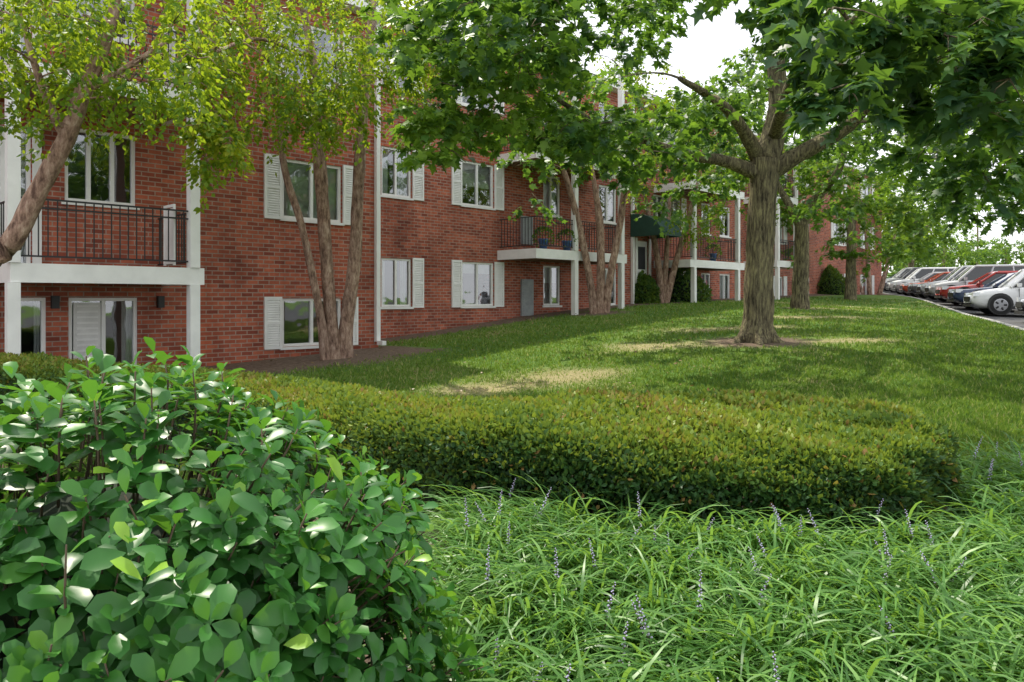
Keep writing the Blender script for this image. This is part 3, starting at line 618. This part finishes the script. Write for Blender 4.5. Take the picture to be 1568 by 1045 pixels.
for i in range(100):
    X,Y=tufts[q.randint(len(tufts))]; X+=q.uniform(-.1,.1)-1.5; Y+=q.uniform(-.1,.1); z=g1(X+1.5,Y); Y-=3.5; h=q.uniform(.34,.48); lx,ly=q.uniform(-.12,.12),q.uniform(-.12,.08)
    f=lambda t:(X+lx*t*t,Y+ly*t*t,z+h*t)
    mb.tube([f(0),f(.5),f(1)],[.0025,.0022,.0012],4,1)
    for k in range(20):
        t=.70+.30*k/19; c=f(t); a=k*2.4; r=.0068*(1.15-.7*k/19); c=(c[0]+math.cos(a)*r,c[1]+math.sin(a)*r,c[2]); s=.0052*(1.2-.6*k/19)
        b=len(mb.v); mb.v+=[(c[0]+s,c[1],c[2]),(c[0],c[1]+s,c[2]),(c[0]-s,c[1],c[2]),(c[0],c[1]-s,c[2]),(c[0],c[1],c[2]+s),(c[0],c[1],c[2]-s)]
        for u_ in range(4): mb.f.append((b+u_,b+(u_+1)%4,b+4)); mb.m.append(0); mb.f.append((b+(u_+1)%4,b+u_,b+5)); mb.m.append(0)
mb.obj('liriope_flower_spikes',[M_lil,M_stem],LR)
# ---------------- lawn grass blades ----------------
q=np.random.RandomState(40); n=300000
iy=q.uniform(1/34,1/5.2,n); Y=1/iy; X=q.uniform(-.75,.72,n)*Y
ok=(X<curbx(Y)-.1)&(locy(X,Y)<np.where(locu(X,Y)<0,-.3,1.6)); 
dry_sun=dry_sunpatch(X,Y)
ok&=q.uniform(0,1,n)>mulch(X,Y)*1.15+dry_sun*.35
X,Y,dry_sun=X[ok],Y[ok],dry_sun[ok]; n=len(X); P=np.stack([X,Y,gz(X,Y)-.005],1)
ax=q.normal(size=(n,3))*.45+[0,0,1]; nr=q.normal(size=(n,3))*[1,1,.1]
leafmesh('lawn_grass',P,ax,nr,q.uniform(.03,.07,n)*(1+Y/70)*(1-.35*dry_sun),[(-.09,0,0),(.09,0,0),(.02,1,.12)],[(0,1,2)],L_grass,np.clip(q.uniform(0,1,n)**1.3+dry_sun*.55*(q.uniform(0,1,n)<.8),0,1.2),wid=1+Y/14)  # straw tint on blades repeats the painted sun patches
n=500; Y=q.uniform(9,22,n); X=q.uniform(-.35,.3,n)*Y; P=np.stack([X,Y,gz(X,Y)+.04],1)
L_dry=leafmat('dry_leaf',[(0,(.12,.07,.03)),(1,(.35,.25,.1))],(.3,.2,.05),.2)
leafmesh('fallen_leaves',P,q.normal(size=(n,3))*[1,1,.2],q.normal(size=(n,3))*.3+[0,0,1],q.uniform(.04,.07,n),DIA,DIAF,L_dry,q.uniform(0,1,n))
# ---------------- cars ----------------
M_tire=simple('tyre',(.02,.02,.02),.9); M_rim=simple('alloy_rim',(.5,.5,.52),.3,.5,.8,var=.05); M_cg=simple('car_glass',(.015,.018,.02),.05,.8,var=.05,bs=0); M_lamp=simple('headlamp',(.75,.77,.8),.1,.8,bs=0); M_red=simple('tail_lamp',(.4,.02,.02),.2); M_plas=simple('black_plastic',(.03,.03,.03),.6)
def carpaint(name,c):
    m,nt,out=nmat(name); tc=N(nt,'ShaderNodeTexCoord'); f=noise(nt,tc.outputs['Object'],40,2); cc=ramp(nt,f,[(.3,tuple(x*.95 for x in c)),(.7,c)]); p=princ(nt,out,cc,.35,.5); p.inputs['Coat Weight'].default_value=.8; p.inputs['Coat Roughness'].default_value=.05; return m
def car(name,X,Y,head,colr,suv=True):
    z=g1(X,Y)-.125; e=empty(name,(X,Y,z),head); L=4.6 if suv else 4.65; w=.93 if suv else .9; H=1.72 if suv else 1.45; bz=1.02 if suv else .9
    st=[(.02,.42,.66,.70),(-.1,.28,.80,.86),(-.4,.20,bz-.12,.95),(-1.15,.2,bz-.02,1),(-1.35,.2,bz,1),(-2.5,.2,bz+.01,1),(-3.6,.2,bz+.03,1),(-L+.3,.24,bz+.04,.98),(-L+.06,.3,bz-.02,.92),(-L-.02,.42,bz-.18,.84)]
    mb=MB()
    for x,zb,zt,k in st:
        ww=w*k; pts=[(ww*.85,zb),(ww*.97,zb+.1),(ww,zb+.5*(zt-zb)),(ww*.98,zt-.06),(ww*.90,zt)]
        rg=[(x,y,zz) for y,zz in pts]+[(x,-y,zz) for y,zz in pts[::-1]]; mb.v+=rg
    n=10
    for i in range(len(st)-1):
        for j in range(n): mb.f.append((i*n+j,i*n+(j+1)%n,(i+1)*n+(j+1)%n,(i+1)*n+j)); mb.m.append(0)
    mb.f.append(tuple(range(n))); mb.m.append(0); mb.f.append(tuple(range((len(st)-1)*n,len(st)*n))[::-1]); mb.m.append(0)
    o=mb.obj('body',[colr],e,True); bv=o.modifiers.new('b','SUBSURF'); bv.levels=1; bv.render_levels=1
    xb0,xt0,xt1,xb1=(-1.2,-1.9,-L+.45,-L+.08) if suv else (-1.35,-2.1,-3.45,-4.15)
    wb_,wt=w*.90,w*.72; zb=bz-.03; g=MB()
    Bp=[(xb0,wb_,zb),(xb0,-wb_,zb),(xb1,-wb_*.97,zb),(xb1,wb_*.97,zb)]; Tp=[(xt0,wt,H-.07),(xt0,-wt,H-.07),(xt1,-wt*.97,H-.07),(xt1,wt*.97,H-.07)]
    for i in range(4): g.quad([Bp[i],Bp[(i+1)%4],Tp[(i+1)%4],Tp[i]],0)
    R1=[(xt0-.1,wt*.88,H),(xt0-.1,-wt*.88,H),(xt1+.1,-wt*.86,H),(xt1+.1,wt*.86,H)]; g.quad(R1,1)
    for i in range(4): g.quad([Tp[i],Tp[(i+1)%4],R1[(i+1)%4],R1[i]],1)
    for i in range(4): g.tube([Bp[i],Tp[i]],[.065,.05],6,1)
    for s in (1,-1):
        for fx in (.36,.68):
            xx=xb0+(xb1-xb0)*fx; xt=xt0+(xt1-xt0)*(fx*1.05-.04); g.tube([(xx,s*wb_*.99,zb),(xt,s*wt*1.0,H-.05)],[.045,.04],5,1)
        g.tube([Tp[0] if s>0 else Tp[1],Tp[3] if s>0 else Tp[2]],[.05,.05],6,1)
        g.box(-1.5,-1.38,s*w*.98,s*(w+.16),bz-.02,bz+.11,1)
        g.box(-.28,-.04,s*w*.60,s*w*.86,.66,.80,2); g.box(-L+.0,-L+.2,s*w*.7,s*w*.93,bz-.28,bz-.05,3)
        for dx in (-2.35,-3.25): g.box(dx-.09,dx+.09,s*w*.985,s*(w*1.02),bz-.17,bz-.14,4)
        for dx in (-1.45,-2.5,-3.4): g.box(dx-.008,dx+.008,s*w*.96,s*(w*1.004),.3,bz-.08,4)
        g.box(-3.4,-1.25,s*w*.9,s*w*1.0,.2,.3,4)
    g.box(-.0,.03,-.5,.5,.48,.64,4); g.box(-.06,.03,-.75,.75,.28,.38,4)
    g.obj('cabin_and_lamps',[M_cg,colr,M_lamp,M_red,M_plas],e)
    wh=MB()
    for x in (-.88,-L+.95):
        for s in (1,-1):
            r=.35; 
            wh.tube([(x,s*(w-.24),r),(x,s*(w-.22),r),(x,s*(w+.0),r),(x,s*(w+.015),r)],[r*.9,r,r,r*.92],22,0)
            wh.tube([(x,s*(w+.012),r),(x,s*(w+.022),r)],[r*.66,r*.62],18,1)
            for k in range(5):
                a=k*1.257; wh.tube([(x+.09*math.cos(a+.6),s*(w+.018),r+.09*math.sin(a+.6)),(x+.19*math.cos(a+.6),s*(w+.018),r+.19*math.sin(a+.6))],[.035,.04],5,2)
            wh.tube([(x,s*(w-.2),r+.03),(x,s*(w+.008),r+.03)],[r*1.14,r*1.14],22,2)
    wh.obj('wheels',[M_tire,M_rim,M_plas],e,False)
paints={'white':carpaint('p_white',(.8,.8,.8)),'blk':carpaint('p_black',(.015,.015,.018)),'blue':carpaint('p_blue',(.03,.05,.12)),'red':carpaint('p_red',(.40,.025,.02)),'silver':carpaint('p_silver',(.5,.51,.53)),'or':carpaint('p_orange',(.55,.09,.03)),'gry':carpaint('p_grey',(.12,.12,.13))}
row=[(23.6,'blk',0,1.1),(28.3,'white',1,.2),(31.2,'blue',0,.2),(33.9,'red',0,.2),(36.6,'silver',1,.2),(39.4,'silver',1,.3),(42.2,'gry',0,.3),(45,'or',0,.3),(47.8,'silver',0,.3),(50.6,'white',1,.3),(53.5,'gry',1,.3),(56.5,'white',1,.3),(60,'blue',0,.3)]
for y,c,s,o in row:
    x=float(curbx(y)); sl=float(curbx(y+.5)-curbx(y-.5)); h=math.atan2(sl,-1.0)
    car('parked_suv' if s else 'parked_car',x+.35+o,y,h,paints[c],bool(s))
for y,c in ((60,'white'),(50,'blk'),(42,'silver'),(34,'red')):
    car('parked_suv',float(curbx(y))+14,y,math.radians(-20),paints[c],True)
q=np.random.RandomState(50)
M_pot=simple('blue_pot',(.08,.16,.4),.4)
for k,(px,z) in enumerate(((832,3.0),(868,3.0),(1092,3.0))):
    x,y,_=L2W(U(px,Y2-1.3),Y2-1.3,0); e=empty('potted_plant',(x,y,z)); mb=MB(); mb.tube([(0,0,0),(0,0,.25),(0,0,.27)],[.1,.14,.15],14); mb.obj('pot',[M_pot],e,True)
    n=160; d=nrmz(q.normal(size=(n,3))+[0,0,.8]); leafmesh('pot_leaves',d*.25+[0,0,.3],d,d+q.normal(size=(n,3)),np.full(n,.09),DIA,DIAF,L_light,q.uniform(0,1,n),e)
mb=MB(); X=62;Y=100;g=g1(X,Y); mb.tube([(X,Y,g),(X,Y,g+10)],[.15,.1],8); mb.tube([(X-1.2,Y,g+9.2),(X+1.2,Y,g+9.2)],[.06,.06],6); mb.obj('utility_pole',[M_maple])
# ---------------- light & camera ----------------
sx,sy=-.48,.88; el=math.radians(57); h=math.hypot(sx,sy); sd=Vector((sx/h*math.cos(el),sy/h*math.cos(el),math.sin(el)))
sun=bpy.data.lights.new('sun','SUN'); sun.energy=5.0; sun.angle=math.radians(.5); sun.color=(1,.93,.78)
so=bpy.data.objects.new('sun',sun); bpy.context.scene.collection.objects.link(so); so.rotation_euler=(-sd).to_track_quat('-Z','Y').to_euler()
w=bpy.data.worlds.new('World'); bpy.context.scene.world=w; w.use_nodes=True; nt=w.node_tree
sk=nt.nodes.new('ShaderNodeTexSky'); sk.sky_type='NISHITA'; sk.sun_disc=False; sk.sun_elevation=el; sk.sun_rotation=math.atan2(sx,sy); sk.dust_density=1; sk.air_density=1; sk.ozone_density=1
tc=nt.nodes.new('ShaderNodeTexCoord'); mp=nt.nodes.new('ShaderNodeMapping'); mp.inputs['Scale'].default_value=(1,1,2.5); nt.links.new(tc.outputs['Generated'],mp.inputs[0])
f=noise(nt,mp.outputs[0],1.8,5,.6); fr=ramp(nt,f,[(.3,(.5,.5,.5)),(.65,(1,1,1))])
c=mixc(nt,fr,sk.outputs[0],(11.6,11.7,12.0))
bg=nt.nodes['Background']; bg.inputs['Strength'].default_value=.15; nt.links.new(c,bg.inputs[0])
cam=bpy.data.cameras.new('camera'); co=bpy.data.objects.new('camera',cam); bpy.context.scene.collection.objects.link(co); co.location=(0,0,EYE); co.rotation_euler=(math.radians(90),0,0)
cam.sensor_width=36; cam.lens=36*F/1568; cam.shift_y=-64.5/1568; cam.clip_start=.05; cam.clip_end=2000
sc=bpy.context.scene; sc.camera=co; sc.view_settings.view_transform='Standard'; sc.view_settings.look='None'; sc.view_settings.exposure=0
